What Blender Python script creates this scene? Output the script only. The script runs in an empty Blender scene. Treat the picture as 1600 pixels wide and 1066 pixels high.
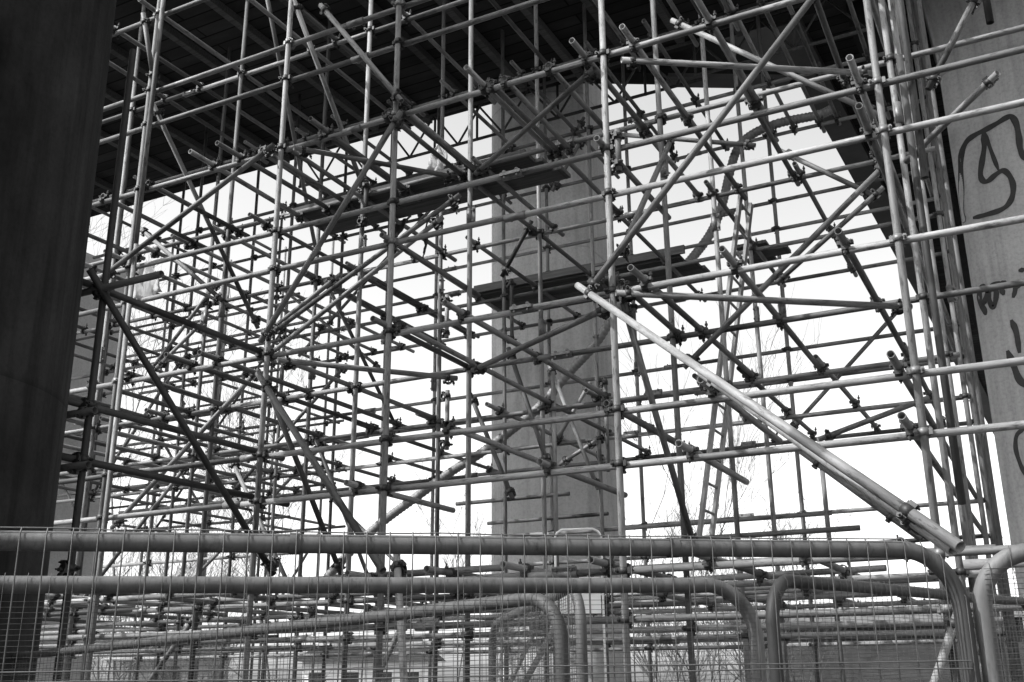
import bpy, bmesh, math, random
from mathutils import Matrix, Vector
random.seed(7)
sc = bpy.context.scene
COL = sc.collection
PI = math.pi
R = math.radians
EYE = 1.72            # eye height above the ground, metres

# ---------------------------------------------------------------- camera, sky, sun, exposure
cam = bpy.data.cameras.new('camera')
cam.sensor_width = 36.0
cam.lens = 36.58
cam.clip_start = 0.05
cam.clip_end = 5000
cobj = bpy.data.objects.new('camera', cam)
COL.objects.link(cobj)
rx, ux, wx = (0.886672, 0.462344, -0.007128), (0.148246, -0.269633, 0.951484), (-0.437991, 0.844711, 0.307617)
cobj.matrix_world = Matrix(((rx[0], ux[0], -wx[0], 0), (rx[1], ux[1], -wx[1], 0), (rx[2], ux[2], -wx[2], EYE), (0, 0, 0, 1)))
sc.camera = cobj

SUN_EL, SUN_AZ = R(45), R(220)          # azimuth clockwise from +Y
w = bpy.data.worlds.new('World')
sc.world = w
w.use_nodes = True
nt = w.node_tree
nt.nodes.clear()
sky = nt.nodes.new('ShaderNodeTexSky')
sky.sky_type = 'NISHITA'
sky.sun_disc = False
sky.sun_elevation = SUN_EL
sky.sun_rotation = SUN_AZ
sky.air_density = 1.0
sky.dust_density = 2.5
sky.ozone_density = 1.0
bw = nt.nodes.new('ShaderNodeRGBToBW')
bg = nt.nodes.new('ShaderNodeBackground')
bg.inputs['Strength'].default_value = 0.15
wo = nt.nodes.new('ShaderNodeOutputWorld')
nt.links.new(sky.outputs[0], bw.inputs[0])
nt.links.new(bw.outputs[0], bg.inputs[0])
nt.links.new(bg.outputs[0], wo.inputs[0])
sl = bpy.data.lights.new('sun', 'SUN')
sl.energy = 2.1
sl.angle = R(0.6)
sl.color = (1, 1, 1)
so = bpy.data.objects.new('sun', sl)
COL.objects.link(so)
to_sun = Vector((math.sin(SUN_AZ) * math.cos(SUN_EL), math.cos(SUN_AZ) * math.cos(SUN_EL), math.sin(SUN_EL)))
so.rotation_euler = to_sun.to_track_quat('Z', 'Y').to_euler()
so.location = to_sun * 50
vs = sc.view_settings
vs.view_transform = 'Standard'
vs.look = 'None'
vs.gamma = 1
vs.exposure = 1.6
vs.use_curve_mapping = False


# ---------------------------------------------------------------- materials (black and white photograph: greys only)
def grey(v):
    return (v, v, v, 1)


class M:
    """small node helper"""

    def __init__(s, name, rough=0.7, metal=0.0):
        s.m = bpy.data.materials.new(name)
        s.m.use_nodes = True
        s.t = s.m.node_tree
        s.b = s.t.nodes['Principled BSDF']
        s.b.inputs['Roughness'].default_value = rough
        s.b.inputs['Metallic'].default_value = metal
        if rough >= 0.8:
            s.b.inputs['Specular IOR Level'].default_value = 0.08
        s.tc = s.t.nodes.new('ShaderNodeTexCoord')

    def n(s, kind, **kw):
        nd = s.t.nodes.new(kind)
        for k, v in kw.items():
            setattr(nd, k, v)
        return nd

    def l(s, a, b):
        s.t.links.new(a, b)

    def mapped(s, scale, coord='Object', rot=(0, 0, 0)):
        mp = s.n('ShaderNodeMapping')
        mp.inputs['Scale'].default_value = scale
        mp.inputs['Rotation'].default_value = rot
        s.l(s.tc.outputs[coord], mp.inputs[0])
        return mp.outputs[0]

    def noise(s, scale, vec, detail=6, rough=0.6):
        nd = s.n('ShaderNodeTexNoise')
        nd.inputs['Scale'].default_value = scale
        nd.inputs['Detail'].default_value = detail
        nd.inputs['Roughness'].default_value = rough
        s.l(vec, nd.inputs['Vector'])
        return nd.outputs[0]

    def ramp(s, fac, stops):
        r = s.n('ShaderNodeValToRGB')
        e = r.color_ramp.elements
        while len(e) < len(stops):
            e.new(0.5)
        for k, (p, v) in enumerate(stops):
            e[k].position = p
            e[k].color = grey(v)
        s.l(fac, r.inputs[0])
        return r.outputs[0]

    def mix(s, a, b, fac, mode='MULTIPLY'):
        x = s.n('ShaderNodeMix', data_type='RGBA', blend_type=mode)
        for sock, v in ((x.inputs[0], fac), (x.inputs[6], a), (x.inputs[7], b)):
            if isinstance(v, (int, float)):
                sock.default_value = v if sock == x.inputs[0] else grey(v)
            else:
                s.l(v, sock)
        return x.outputs[2]

    def bump(s, h, strength=0.3, dist=0.01):
        bn = s.n('ShaderNodeBump')
        bn.inputs['Strength'].default_value = strength
        bn.inputs['Distance'].default_value = dist
        s.l(h, bn.inputs['Height'])
        s.l(bn.outputs[0], s.b.inputs['Normal'])

    def done(s, col):
        s.l(col, s.b.inputs['Base Color'])
        return s.m


def mat_tube(name, lo, hi, dirt=0.85, metal=0.1):
    m = M(name, 0.62, metal)
    m.b.inputs['Specular IOR Level'].default_value = 0.25
    oi = m.n('ShaderNodeObjectInfo')
    off = m.n('ShaderNodeVectorMath', operation='MULTIPLY_ADD')
    comb = m.n('ShaderNodeCombineXYZ')
    mul = m.n('ShaderNodeMath', operation='MULTIPLY')
    mul.inputs[1].default_value = 37.0
    m.l(oi.outputs['Random'], mul.inputs[0])
    for k in range(3):
        m.l(mul.outputs[0], comb.inputs[k])
    off.inputs[1].default_value = (1, 1, 1)
    m.l(m.tc.outputs['Object'], off.inputs[0])
    m.l(comb.outputs[0], off.inputs[2])
    mp = m.n('ShaderNodeMapping')
    mp.inputs['Scale'].default_value = (14, 14, 2.2)
    m.l(off.outputs[0], mp.inputs[0])
    n1 = m.noise(1.6, mp.outputs[0], 8, 0.7)
    base = m.ramp(n1, [(0.3, lo), (0.52, (lo + hi) / 2), (0.72, hi)])
    mp2 = m.n('ShaderNodeMapping')
    mp2.inputs['Scale'].default_value = (30, 30, 7)
    m.l(off.outputs[0], mp2.inputs[0])
    n2 = m.noise(1.0, mp2.outputs[0], 10, 0.75)
    spots = m.ramp(n2, [(0.0, 0.15), (0.38, 0.3), (0.46, 1.0), (0.62, 1.0), (0.68, 1.25)])
    col = m.mix(base, spots, dirt)
    # old paint bands and grime part way along a tube
    mp3 = m.n('ShaderNodeMapping')
    mp3.inputs['Scale'].default_value = (0.2, 0.2, 0.55)
    m.l(off.outputs[0], mp3.inputs[0])
    n3 = m.noise(1.0, mp3.outputs[0], 3, 0.4)
    band = m.ramp(n3, [(0.0, 0.45), (0.375, 0.5), (0.385, 0.95), (0.6, 1.0), (0.605, 1.18), (1, 1.18)])
    col = m.mix(col, band, 1.0)
    # rust patches and pale cement splashes
    mp4 = m.n('ShaderNodeMapping')
    mp4.inputs['Scale'].default_value = (9, 9, 3.0)
    m.l(off.outputs[0], mp4.inputs[0])
    n4 = m.noise(1.0, mp4.outputs[0], 9, 0.72)
    col = m.mix(col, m.ramp(n4, [(0.0, 0.3), (0.33, 0.42), (0.4, 1.0), (0.64, 1.0), (0.7, 1.7), (1, 1.9)]), 0.9)
    rr = m.n('ShaderNodeMapRange')
    rr.inputs['To Min'].default_value = 0.5
    rr.inputs['To Max'].default_value = 1.4
    m.l(oi.outputs['Random'], rr.inputs[0])
    col = m.mix(col, rr.outputs[0], 1.0)
    m.bump(n2, 0.4, 0.003)
    return m.done(col)


def mat_simple(name, lo, hi, scale=3.0, rough=0.8, metal=0.0, bump=0.2, stretch=(1, 1, 1), dist=0.01):
    m = M(name, rough, metal)
    n1 = m.noise(scale, m.mapped(stretch), 8, 0.65)
    m.bump(n1, bump, dist)
    return m.done(m.ramp(n1, [(0.3, lo), (0.7, hi)]))


def mat_pier(name, lo, hi, streak=0.5, lift=2.4, low_dark=None):
    m = M(name, 0.85)
    big = m.noise(0.7, m.mapped((1, 1, 0.5)), 6, 0.6)
    fine = m.noise(28, m.mapped((1, 1, 1)), 6, 0.7)
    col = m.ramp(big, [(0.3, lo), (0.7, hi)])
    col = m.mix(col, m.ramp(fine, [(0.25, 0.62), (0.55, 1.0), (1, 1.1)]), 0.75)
    st = m.noise(2.4, m.mapped((3.2, 3.2, 0.16)), 7, 0.65)
    col = m.mix(col, m.ramp(st, [(0.3, 0.45), (0.55, 1.0), (1, 1.08)]), streak)
    # shutter-board arrises and lift joints
    wv = m.n('ShaderNodeTexWave', wave_type='BANDS', bands_direction='Z', wave_profile='SAW')
    wv.inputs['Scale'].default_value = 0.314 / lift
    m.l(m.tc.outputs['Object'], wv.inputs['Vector'])
    col = m.mix(col, m.ramp(wv.outputs[0], [(0.0, 0.45), (0.012, 1.0), (1, 1.0)]), 0.6)
    if low_dark:
        # darker towards the ground, with a ragged upper margin
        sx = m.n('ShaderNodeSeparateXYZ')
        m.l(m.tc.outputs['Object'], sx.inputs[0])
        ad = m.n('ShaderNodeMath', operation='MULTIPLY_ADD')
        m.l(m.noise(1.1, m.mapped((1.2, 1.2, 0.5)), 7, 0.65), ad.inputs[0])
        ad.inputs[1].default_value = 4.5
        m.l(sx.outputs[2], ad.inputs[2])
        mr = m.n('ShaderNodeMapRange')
        mr.inputs['From Min'].default_value = low_dark[0] + 2.2
        mr.inputs['From Max'].default_value = low_dark[1] + 2.2
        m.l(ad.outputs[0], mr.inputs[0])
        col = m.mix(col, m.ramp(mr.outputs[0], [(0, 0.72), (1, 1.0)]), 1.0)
    m.bump(fine, 0.35, 0.006)
    return m.done(col)


def mat_soffit():
    m = M('board_marked_concrete', 0.9)
    br = m.n('ShaderNodeTexBrick')
    br.offset = 0.37
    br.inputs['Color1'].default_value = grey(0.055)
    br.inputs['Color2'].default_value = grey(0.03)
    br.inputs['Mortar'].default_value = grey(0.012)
    br.inputs['Scale'].default_value = 1.0
    br.inputs['Mortar Size'].default_value = 0.012
    br.inputs['Brick Width'].default_value = 2.4
    br.inputs['Row Height'].default_value = 0.22
    m.l(m.tc.outputs['Object'], br.inputs['Vector'])
    n1 = m.noise(1.3, m.mapped((0.6, 2, 1)), 8, 0.7)
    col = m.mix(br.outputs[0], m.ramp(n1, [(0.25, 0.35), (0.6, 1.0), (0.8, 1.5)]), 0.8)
    n2 = m.noise(0.35, m.mapped((1, 1, 1)), 3)
    col = m.mix(col, m.ramp(n2, [(0.35, 0.6), (0.7, 1.25)]), 0.7)
    m.bump(br.outputs[0], 0.6, 0.02)
    return m.done(col)


def mat_board():
    m = M('weathered_timber', 0.85)
    g = m.noise(3, m.mapped((0.6, 14, 14)), 8, 0.7)
    oi = m.n('ShaderNodeObjectInfo')
    col = m.ramp(g, [(0.3, 0.05), (0.7, 0.13)])
    rr = m.n('ShaderNodeMapRange')
    rr.inputs['To Min'].default_value = 0.7
    rr.inputs['To Max'].default_value = 1.2
    m.l(oi.outputs['Random'], rr.inputs[0])
    col = m.mix(col, rr.outputs[0], 1.0)
    m.bump(g, 0.4, 0.004)
    return m.done(col)


def mat_grass():
    m = M('rough_ground', 0.95)
    a = m.noise(0.12, m.mapped((1, 1, 1)), 4)
    b = m.noise(6, m.mapped((1, 1, 1)), 9, 0.75)
    col = m.ramp(a, [(0.35, 0.05), (0.6, 0.15)])
    col = m.mix(col, m.ramp(b, [(0.25, 0.45), (0.7, 1.25)]), 0.8)
    m.bump(b, 0.8, 0.08)
    return m.done(col)


def mat_cloth():
    m = M('dust_sheet_cloth', 0.9)
    n1 = m.noise(9, m.mapped((3, 3, 0.6)), 6)
    m.bump(n1, 0.5, 0.02)
    c = m.ramp(n1, [(0.3, 0.45), (0.7, 0.7)])
    m.b.inputs['Transmission Weight'].default_value = 0.0
    tr = m.n('ShaderNodeBsdfTranslucent')
    mx = m.n('ShaderNodeMixShader')
    mx.inputs[0].default_value = 0.45
    m.l(c, tr.inputs[0])
    m.l(m.b.outputs[0], mx.inputs[1])
    m.l(tr.outputs[0], mx.inputs[2])
    m.l(mx.outputs[0], m.t.nodes['Material Output'].inputs[0])
    return m.done(c)


TUBE = mat_tube('galvanised_tube', 0.11, 0.25)
TUBE_DARK = mat_tube('dark_shaded_tube', 0.035, 0.09, 0.3, 0.1)  # darker copy of the tube; on the near bay it carries painted shade
COUP = mat_simple('forged_coupler', 0.015, 0.05, 25, 0.55, 0.4, 0.3, dist=0.002)
COUP_L = mat_simple('zinc_coupler', 0.09, 0.18, 25, 0.5, 0.4, 0.3, dist=0.002)
FENCE = mat_tube('fence_galvanising', 0.065, 0.125, 0.45, 0.2)
WIRE = mat_simple('fence_wire', 0.045, 0.09, 30, 0.5, 0.5, 0.0)
WIRE_D = mat_simple('dark_fence_wire', 0.08, 0.14, 30, 0.6, 0.3, 0.0)
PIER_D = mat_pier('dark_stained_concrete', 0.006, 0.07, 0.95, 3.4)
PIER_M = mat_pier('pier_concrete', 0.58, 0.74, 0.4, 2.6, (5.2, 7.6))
PIER_G = mat_pier('graffiti_pier_concrete', 0.36, 0.52, 0.55, 9.0)
PIER_F = mat_pier('pale_far_concrete', 0.42, 0.5, 0.2, 3.0)
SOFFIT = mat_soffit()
CONC = mat_simple('deck_concrete', 0.014, 0.035, 1.2, 0.9, 0, 0.3)
CONC_P = mat_simple('pale_fascia_concrete', 0.08, 0.13, 1.2, 0.9, 0, 0.2)
BOARD = mat_board()
PAINT = mat_simple('black_spray_paint', 0.012, 0.03, 12, 0.6, 0, 0.0)
HOSE = mat_simple('ribbed_hose_plastic', 0.14, 0.2, 6, 0.55, 0, 0.1)
ALLOY = mat_simple('ladder_alloy', 0.16, 0.24, 14, 0.45, 0.4, 0.1)
HOLE = mat_simple('dark_rung_end', 0.02, 0.03, 14, 0.8)
CLOTH = mat_cloth()
RAG = mat_simple('dark_rag', 0.06, 0.12, 9, 0.95)
BARK = mat_simple('bark', 0.10, 0.22, 9, 0.95)
TWIG = mat_simple('twigs', 0.10, 0.2, 9, 0.95)
GROUND = mat_grass()
STORE = mat_simple('grey_cladding', 0.03, 0.08, 5, 0.85, 0, 0.2, (0.3, 0.3, 9))
RENDER = mat_simple('pale_render', 0.55, 0.68, 2, 0.9, 0, 0.1)
ROOF = mat_simple('slate_roof', 0.02, 0.04, 3, 0.8)
GLASS = mat_simple('dark_window_glass', 0.03, 0.05, 3, 0.15)
SIDING = mat_simple('grey_siding', 0.16, 0.24, 4, 0.85, 0, 0.3, (0.3, 0.3, 12))
WHITE = mat_simple('white_paint', 0.72, 0.8, 5, 0.5)


# ---------------------------------------------------------------- object helpers
def tag(o, label=None, cat=None, group=None, kind=None):
    if label:
        o['label'] = label
    if cat:
        o['category'] = cat
    if group:
        o['group'] = group
    if kind:
        o['kind'] = kind
    return o


def link(name, me, mat=None, parent=None, mw=None):
    o = bpy.data.objects.new(name, me)
    COL.objects.link(o)
    if mat is not None and me is not None and not me.materials:
        me.materials.append(mat)
    if mw is not None:
        o.matrix_basis = mw
    if parent is not None:
        o.parent = parent
        o.matrix_parent_inverse = parent.matrix_basis.inverted()
    return o


def empty(name, loc, label, cat, group=None):
    o = bpy.data.objects.new(name, None)
    o.empty_display_size = 0.2
    COL.objects.link(o)
    o.matrix_basis = Matrix.Translation(Vector(loc))
    return tag(o, label, cat, group)


def frame(z, y_hint=None):
    """rotation matrix with local Z along z"""
    z = Vector(z).normalized()
    h = Vector(y_hint) if y_hint is not None else (Vector((0, 0, 1)) if abs(z.z) < 0.9 else Vector((1, 0, 0)))
    x = h.cross(z)
    if x.length < 1e-6:
        x = Vector((1, 0, 0)).cross(z)
    x.normalize()
    y = z.cross(x)
    return Matrix((x, y, z)).transposed()


def xf(p, rot):
    return Matrix.Translation(Vector(p)) @ rot.to_4x4()


class MB:
    def __init__(s):
        s.v, s.f, s.sm = [], [], []

    def ring(s, c, rot, r, n, r2=None):
        b = len(s.v)
        for k in range(n):
            a = 2 * PI * k / n
            s.v.append(tuple(Vector(c) + rot @ Vector((r * math.cos(a), (r2 or r) * math.sin(a), 0))))
        return b

    def bridge(s, a, b, n, smooth=True, flip=False):
        for k in range(n):
            q = (a + k, a + (k + 1) % n, b + (k + 1) % n, b + k)
            s.f.append(q[::-1] if flip else q)
            s.sm.append(smooth)

    def cyl(s, p, q, r, n=10, r2=None, cap=True, smooth=True):
        p, q = Vector(p), Vector(q)
        rot = frame(q - p)
        a = s.ring(p, rot, r, n)
        b = s.ring(q, rot, r if r2 is None else r2, n)
        s.bridge(a, b, n, smooth)
        if cap:
            s.f.append(tuple(range(a, a + n))[::-1])
            s.sm.append(False)
            s.f.append(tuple(range(b, b + n)))
            s.sm.append(False)

    def pipe(s, L, r, ri, n=14):
        """hollow tube from z=0 to z=L"""
        I = Matrix.Identity(3)
        a, b = s.ring((0, 0, 0), I, r, n), s.ring((0, 0, L), I, r, n)
        c, d = s.ring((0, 0, 0), I, ri, n), s.ring((0, 0, L), I, ri, n)
        s.bridge(a, b, n)
        s.bridge(c, d, n, True, True)
        s.bridge(a, c, n, False, True)
        s.bridge(b, d, n, False)

    def box(s, lo, hi, rot=None, org=(0, 0, 0)):
        b = len(s.v)
        for x in (lo[0], hi[0]):
            for y in (lo[1], hi[1]):
                for z in (lo[2], hi[2]):
                    p = Vector((x, y, z))
                    if rot is not None:
                        p = rot @ p
                    s.v.append(tuple(p + Vector(org)))
        for q in ((0, 1, 3, 2), (4, 6, 7, 5), (0, 4, 5, 1), (2, 3, 7, 6), (0, 2, 6, 4), (1, 5, 7, 3)):
            s.f.append(tuple(b + k for k in q))
            s.sm.append(False)

    def bar(s, p, q, wd, ht, up=(0, 0, 1)):
        p, q = Vector(p), Vector(q)
        z = (q - p).normalized()
        x = Vector(up).cross(z)
        if x.length < 1e-5:
            x = Vector((1, 0, 0))
        x.normalize()
        y = z.cross(x)
        rot = Matrix((x, y, z)).transposed()
        s.box((-wd / 2, -ht / 2, 0), (wd / 2, ht / 2, (q - p).length), rot, p)

    def sweep(s, pts, r, n=12, cap=True, rib=None):
        pts = [Vector(p) for p in pts]
        prev = None
        x = None
        for i, p in enumerate(pts):
            t = (pts[min(i + 1, len(pts) - 1)] - pts[max(i - 1, 0)]).normalized()
            if x is None:
                x = Vector((0, 0, 1)).cross(t)
                if x.length < 1e-4:
                    x = Vector((1, 0, 0)).cross(t)
            x = (x - t * x.dot(t)).normalized()
            y = t.cross(x)
            rr = r(i) if callable(r) else r
            a = s.ring(p, Matrix((x, y, t)).transposed(), rr, n)
            if prev is not None:
                s.bridge(prev, a, n)
            elif cap:
                s.f.append(tuple(range(a, a + n))[::-1])
                s.sm.append(False)
            prev = a
        if cap:
            s.f.append(tuple(range(prev, prev + n)))
            s.sm.append(False)

    def prism(s, pts, z0, z1):
        """vertical prism over a counter-clockwise plan outline"""
        n = len(pts)
        b = len(s.v)
        for z in (z0, z1):
            for x, y in pts:
                s.v.append((x, y, z))
        for k in range(n):
            s.f.append((b + k, b + (k + 1) % n, b + n + (k + 1) % n, b + n + k))
            s.sm.append(False)
        s.f.append(tuple(b + k for k in range(n))[::-1])
        s.f.append(tuple(b + n + k for k in range(n)))
        s.sm += [False, False]

    def mesh(s, name):
        me = bpy.data.meshes.new(name)
        me.from_pydata(s.v, [], s.f)
        me.polygons.foreach_set('use_smooth', s.sm)
        me.update()
        return me


def smooth_path(pts, per=10):
    """Catmull-Rom through pts"""
    P = [Vector(p) for p in pts]
    P = [P[0] * 2 - P[1]] + P + [P[-1] * 2 - P[-2]]
    out = []
    for i in range(1, len(P) - 2):
        a, b, c, d = P[i - 1], P[i], P[i + 1], P[i + 2]
        for k in range(per):
            t = k / per
            out.append(0.5 * ((2 * b) + (c - a) * t + (2 * a - 5 * b + 4 * c - d) * t * t + (3 * b - a - 3 * c + d) * t ** 3))
    out.append(P[-2])
    return out


ORD = ['first', 'second', 'third', 'fourth', 'fifth', 'sixth', 'seventh', 'eighth', 'ninth', 'tenth', 'eleventh', 'twelfth',
       'thirteenth', 'fourteenth', 'fifteenth', 'sixteenth', 'seventeenth', 'eighteenth', 'nineteenth', 'twentieth',
       'twenty-first', 'twenty-second', 'twenty-third', 'twenty-fourth', 'twenty-fifth', 'twenty-sixth', 'twenty-seventh',
       'twenty-eighth', 'twenty-ninth', 'thirtieth'] + ['thirty-' + k for k in ('first', 'second', 'third', 'fourth', 'fifth', 'sixth', 'seventh', 'eighth', 'ninth')] + ['fortieth'] + ['forty-' + k for k in ('first', 'second', 'third', 'fourth', 'fifth', 'sixth', 'seventh', 'eighth', 'ninth')] + ['fiftieth'] + ['fifty-' + k for k in ('first', 'second', 'third', 'fourth', 'fifth')]
ROWW = ['nearest row', 'second row back', 'third row back', 'fourth row back', 'farthest row']

# ---------------------------------------------------------------- large structure: ground, decks, piers
S = 1500
mb = MB()
N = 60
gx = [-S, -300, -120] + [-80 + 4 * k for k in range(41)] + [120, 300, S]
gy = [-S, -200, -40] + [-20 + 4 * k for k in range(41)] + [180, 300, 600, S]
for y in gy:
    for x in gx:
        far = max(0.0, y - 16)
        mb.v.append((x, y, 0.0 if far == 0 else -0.35 * min(1, far / 20) + 0.12 * math.sin(x * 0.31) * math.cos(y * 0.27)))
for j in range(len(gy) - 1):
    for i in range(len(gx) - 1):
        a = j * len(gx) + i
        mb.f.append((a, a + 1, a + 1 + len(gx), a + len(gx)))
        mb.sm.append(True)
tag(link('ground', mb.mesh('ground'), GROUND), kind='structure')


def deck(name, outline, z0, z1, label, lips=()):
    e = empty(name, (outline[0][0], outline[0][1], z0), label, 'bridge deck')
    m = MB()
    m.prism(outline, z0, z1)
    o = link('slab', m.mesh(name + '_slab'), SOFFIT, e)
    for (p, q, wd, ht, mt) in lips:
        m = MB()
        m.bar(p, q, wd, ht)
        link('edge_beam', m.mesh('edge_beam'), mt, e)
    return e


HD = 8.62 + EYE
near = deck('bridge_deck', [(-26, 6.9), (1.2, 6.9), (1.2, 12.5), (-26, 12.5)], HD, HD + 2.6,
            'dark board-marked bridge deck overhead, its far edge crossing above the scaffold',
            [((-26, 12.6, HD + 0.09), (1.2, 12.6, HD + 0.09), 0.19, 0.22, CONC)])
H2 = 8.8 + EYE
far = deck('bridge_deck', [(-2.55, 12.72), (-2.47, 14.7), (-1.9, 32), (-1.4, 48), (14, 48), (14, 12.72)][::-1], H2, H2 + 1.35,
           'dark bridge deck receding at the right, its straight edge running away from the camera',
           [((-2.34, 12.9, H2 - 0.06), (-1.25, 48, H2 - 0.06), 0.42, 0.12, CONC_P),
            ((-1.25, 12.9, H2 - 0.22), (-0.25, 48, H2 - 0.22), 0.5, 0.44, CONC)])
deck('bridge_deck', [(-32, -28), (1.3, -28), (1.3, -7.2), (-32, -7.2)], H2 + 0.05, H2 + 1.0, 'unseen deck added behind the photographer to block sky light, out of the picture')  # added slab, never in view, cuts sky light from behind the camera
# crosshead beam from the centre pier to the receding deck
m = MB()
d = Vector((3.15, 1.8, 0)).normalized()
nrm = Vector((-d.y, d.x, 0))
a = Vector((-5.62, 13.02, 0)) - nrm * 0.32
b = a + d * 4.2
m.prism([(p.x, p.y) for p in (a, b, b + nrm * 0.32, a + nrm * 0.32)], H2 - 0.03, H2 + 1.2)
e = empty('crosshead_beam', (a.x, a.y, H2), 'dark concrete crosshead beam from the middle pier to the right-hand deck', 'beam')
link('beam_body', m.mesh('crosshead'), CONC, e)
m = MB()
a2 = a + d * 1.4 - nrm * 0.02
m.prism([(p.x, p.y) for p in (a2, a2 + d * 1.9, a2 + d * 1.9 + nrm * 0.3, a2 + nrm * 0.3)], H2 - 0.1, H2 - 0.034)
link('bearing_plate', m.mesh('bearing_plate'), CONC_P, e)


def round_pier(name, c, r0, r1, z1, mat, label, flare=None, n=72):
    e = empty(name, (c[0], c[1], 0), label, 'bridge pier')
    m = MB()
    prof = [(0.0, r0), (z1 * 0.33, r0 + (r1 - r0) * .33), (z1 * 0.66, r0 + (r1 - r0) * .66), (z1, r1)]
    if flare:
        zf, rf = flare
        prof = [p for p in prof if p[0] < zf] + [(zf, r1)] + \
               [(zf + (z1 - zf) * k / 8, r1 + (rf - r1) * (1 - math.cos(PI * k / 16))) for k in range(1, 9)]
    prev = None
    for z, r in prof:
        q = m.ring((c[0], c[1], z), Matrix.Identity(3), r, n)
        if prev is not None:
            m.bridge(prev, q, n)
        prev = q
    m.f.append(tuple(range(prev, prev + n)))
    m.sm.append(False)
    link('shaft', m.mesh(name + '_shaft'), mat, e)
    return e


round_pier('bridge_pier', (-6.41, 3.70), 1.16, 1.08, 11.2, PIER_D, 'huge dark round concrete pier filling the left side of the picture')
GX0, GX1, GY0, GY1, GB, GC = -0.485, 2.35, 12.86, 14.9, 0.22, 0.13      # slightly bowed front, rounded corners


def g_front(x):
    """front face of the graffiti pier: depth at x"""
    t = (x - GX0) / (GX1 - GX0)
    y = GY0 - GB * (1 - (2 * t - 1) ** 2)
    c = min(x - GX0, GX1 - x)
    if c < GC:
        c = max(c, 0)
        y += GC - math.sqrt(max(0.0, GC ** 2 - (GC - c) ** 2))
    return y


def g_outline(grow):
    xs = [GX0 + GC * (1 - math.cos(PI / 2 * k / 6)) for k in range(7)] + [GX0 + GC + (GX1 - GX0 - 2 * GC) * k / 14 for k in range(1, 14)] + \
         [GX1 - GC * (1 - math.cos(PI / 2 * (6 - k) / 6)) for k in range(7)]
    pts = [(x, g_front(x)) for x in xs] + [(GX1, GY1), (GX0, GY1)]
    cx, cy = (GX0 + GX1) / 2, (GY0 + GY1) / 2
    return [(x + grow * (x - cx) / 1.3, y + grow * (y - cy) / 1.3) for x, y in pts]


gp = empty('bridge_pier', (0.9, 13.8, 0), 'grey concrete pier with black graffiti and a flared head at the right edge', 'bridge pier')
m = MB()
prev = None
for z, g in [(0, 0.0), (4, 0.0), (7.45 + EYE, 0.0)] + [(7.45 + EYE + 1.33 * k / 8, 0.1 * (1 - math.cos(PI / 2 * k / 8))) for k in range(1, 9)]:
    o = g_outline(g)
    b0 = len(m.v)
    m.v += [(x, y, z) for x, y in o]
    if prev is not None:
        n = len(o)
        for k in range(n):
            m.f.append((prev + k, prev + (k + 1) % n, b0 + (k + 1) % n, b0 + k))
            m.sm.append(k < n - 3)
    prev = b0
m.f.append(tuple(range(prev, prev + len(o))))
m.sm.append(False)
link('shaft', m.mesh('graffiti_pier'), PIER_G, gp)
# middle pier: curved front, flat sides, flared head
e = empty('bridge_pier', (-6.4, 13.4, 0), 'pale tall concrete pier standing behind the middle of the scaffold', 'bridge pier')
m = MB()


def mid_outline(grow):
    x0, x1, y0, y1, bul = -7.20 - grow, -5.57 + grow, 13.1, 13.98, 0.36
    pts = []
    for k in range(17):
        t = k / 16
        pts.append((x0 + (x1 - x0) * t, y0 - bul * (1 - (2 * t - 1) ** 2) + bul * 0.35))
    pts.append((x1, y1))
    pts.append((x0, y1))
    return pts


prev = None
for z, g in ((0, 0.03), (3, 0.015), (7.6 + EYE, 0), (9.0 + EYE, 0), (9.8 + EYE, 0.03)):
    o = mid_outline(g)
    b0 = len(m.v)
    m.v += [(x, y, z) for x, y in o]
    if prev is not None:
        n = len(o)
        for k in range(n):
            m.f.append((prev + k, prev + (k + 1) % n, b0 + (k + 1) % n, b0 + k))
            m.sm.append(k < 16)
    prev = b0
m.f.append(tuple(range(prev, prev + 19)))
m.sm.append(False)
me = m.mesh('middle_pier')
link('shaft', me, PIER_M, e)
# far pier at the left, behind everything
e = empty('bridge_pier', (-19, 13.4, 0), 'pale grey concrete pier far off between the dark pier and the scaffold', 'bridge pier')
m = MB()
m.prism([(-21.5, 13.2), (-17.5, 13.2), (-17.3, 13.4), (-17.3, 15.0), (-21.5, 15.0)], 0, HD - 0.02)
link('shaft', m.mesh('far_pier'), PIER_F, e)

# graffiti strokes: world points traced on the round pier's face, laid just proud of the concrete
CAMP = Vector((0, 0, EYE))


def on_pier(x, y):
    """point of the pier's front face seen through photograph position x, y (used to place the traced strokes)"""
    d = Vector(rx) * (x - 800) / 1625.74 - Vector(ux) * (y - 533) / 1625.74 + Vector(wx)
    t = GY0 / d.y
    for k in range(12):
        t = g_front(min(max(d.x * t, GX0 + .004), GX1)) / d.y
    return CAMP + d * t


def stroke(mb, px, wd):
    pts = smooth_path([on_pier(*p) for p in px], 10)
    L = []
    n = len(pts)
    for i, p in enumerate(pts):
        t = (pts[min(i + 1, n - 1)] - pts[max(i - 1, 0)])
        t = Vector((t.x, 0, t.z)).normalized()
        taper = min(1.0, 0.45 + min(i, n - 1 - i) * 0.12)
        sd = Vector((-t.z, 0, t.x)) * wd * taper * (0.46 + 0.05 * math.sin(i * 0.37))
        for q in (p + sd, p - sd):
            x = min(max(q.x, GX0 + .006), GX1)
            L.append((x, g_front(x) - 0.005, q.z))
    b = len(mb.v)
    mb.v += L
    for i in range(n - 1):
        k = b + 2 * i
        mb.f.append((k, k + 2, k + 3, k + 1))
        mb.sm.append(True)


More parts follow.
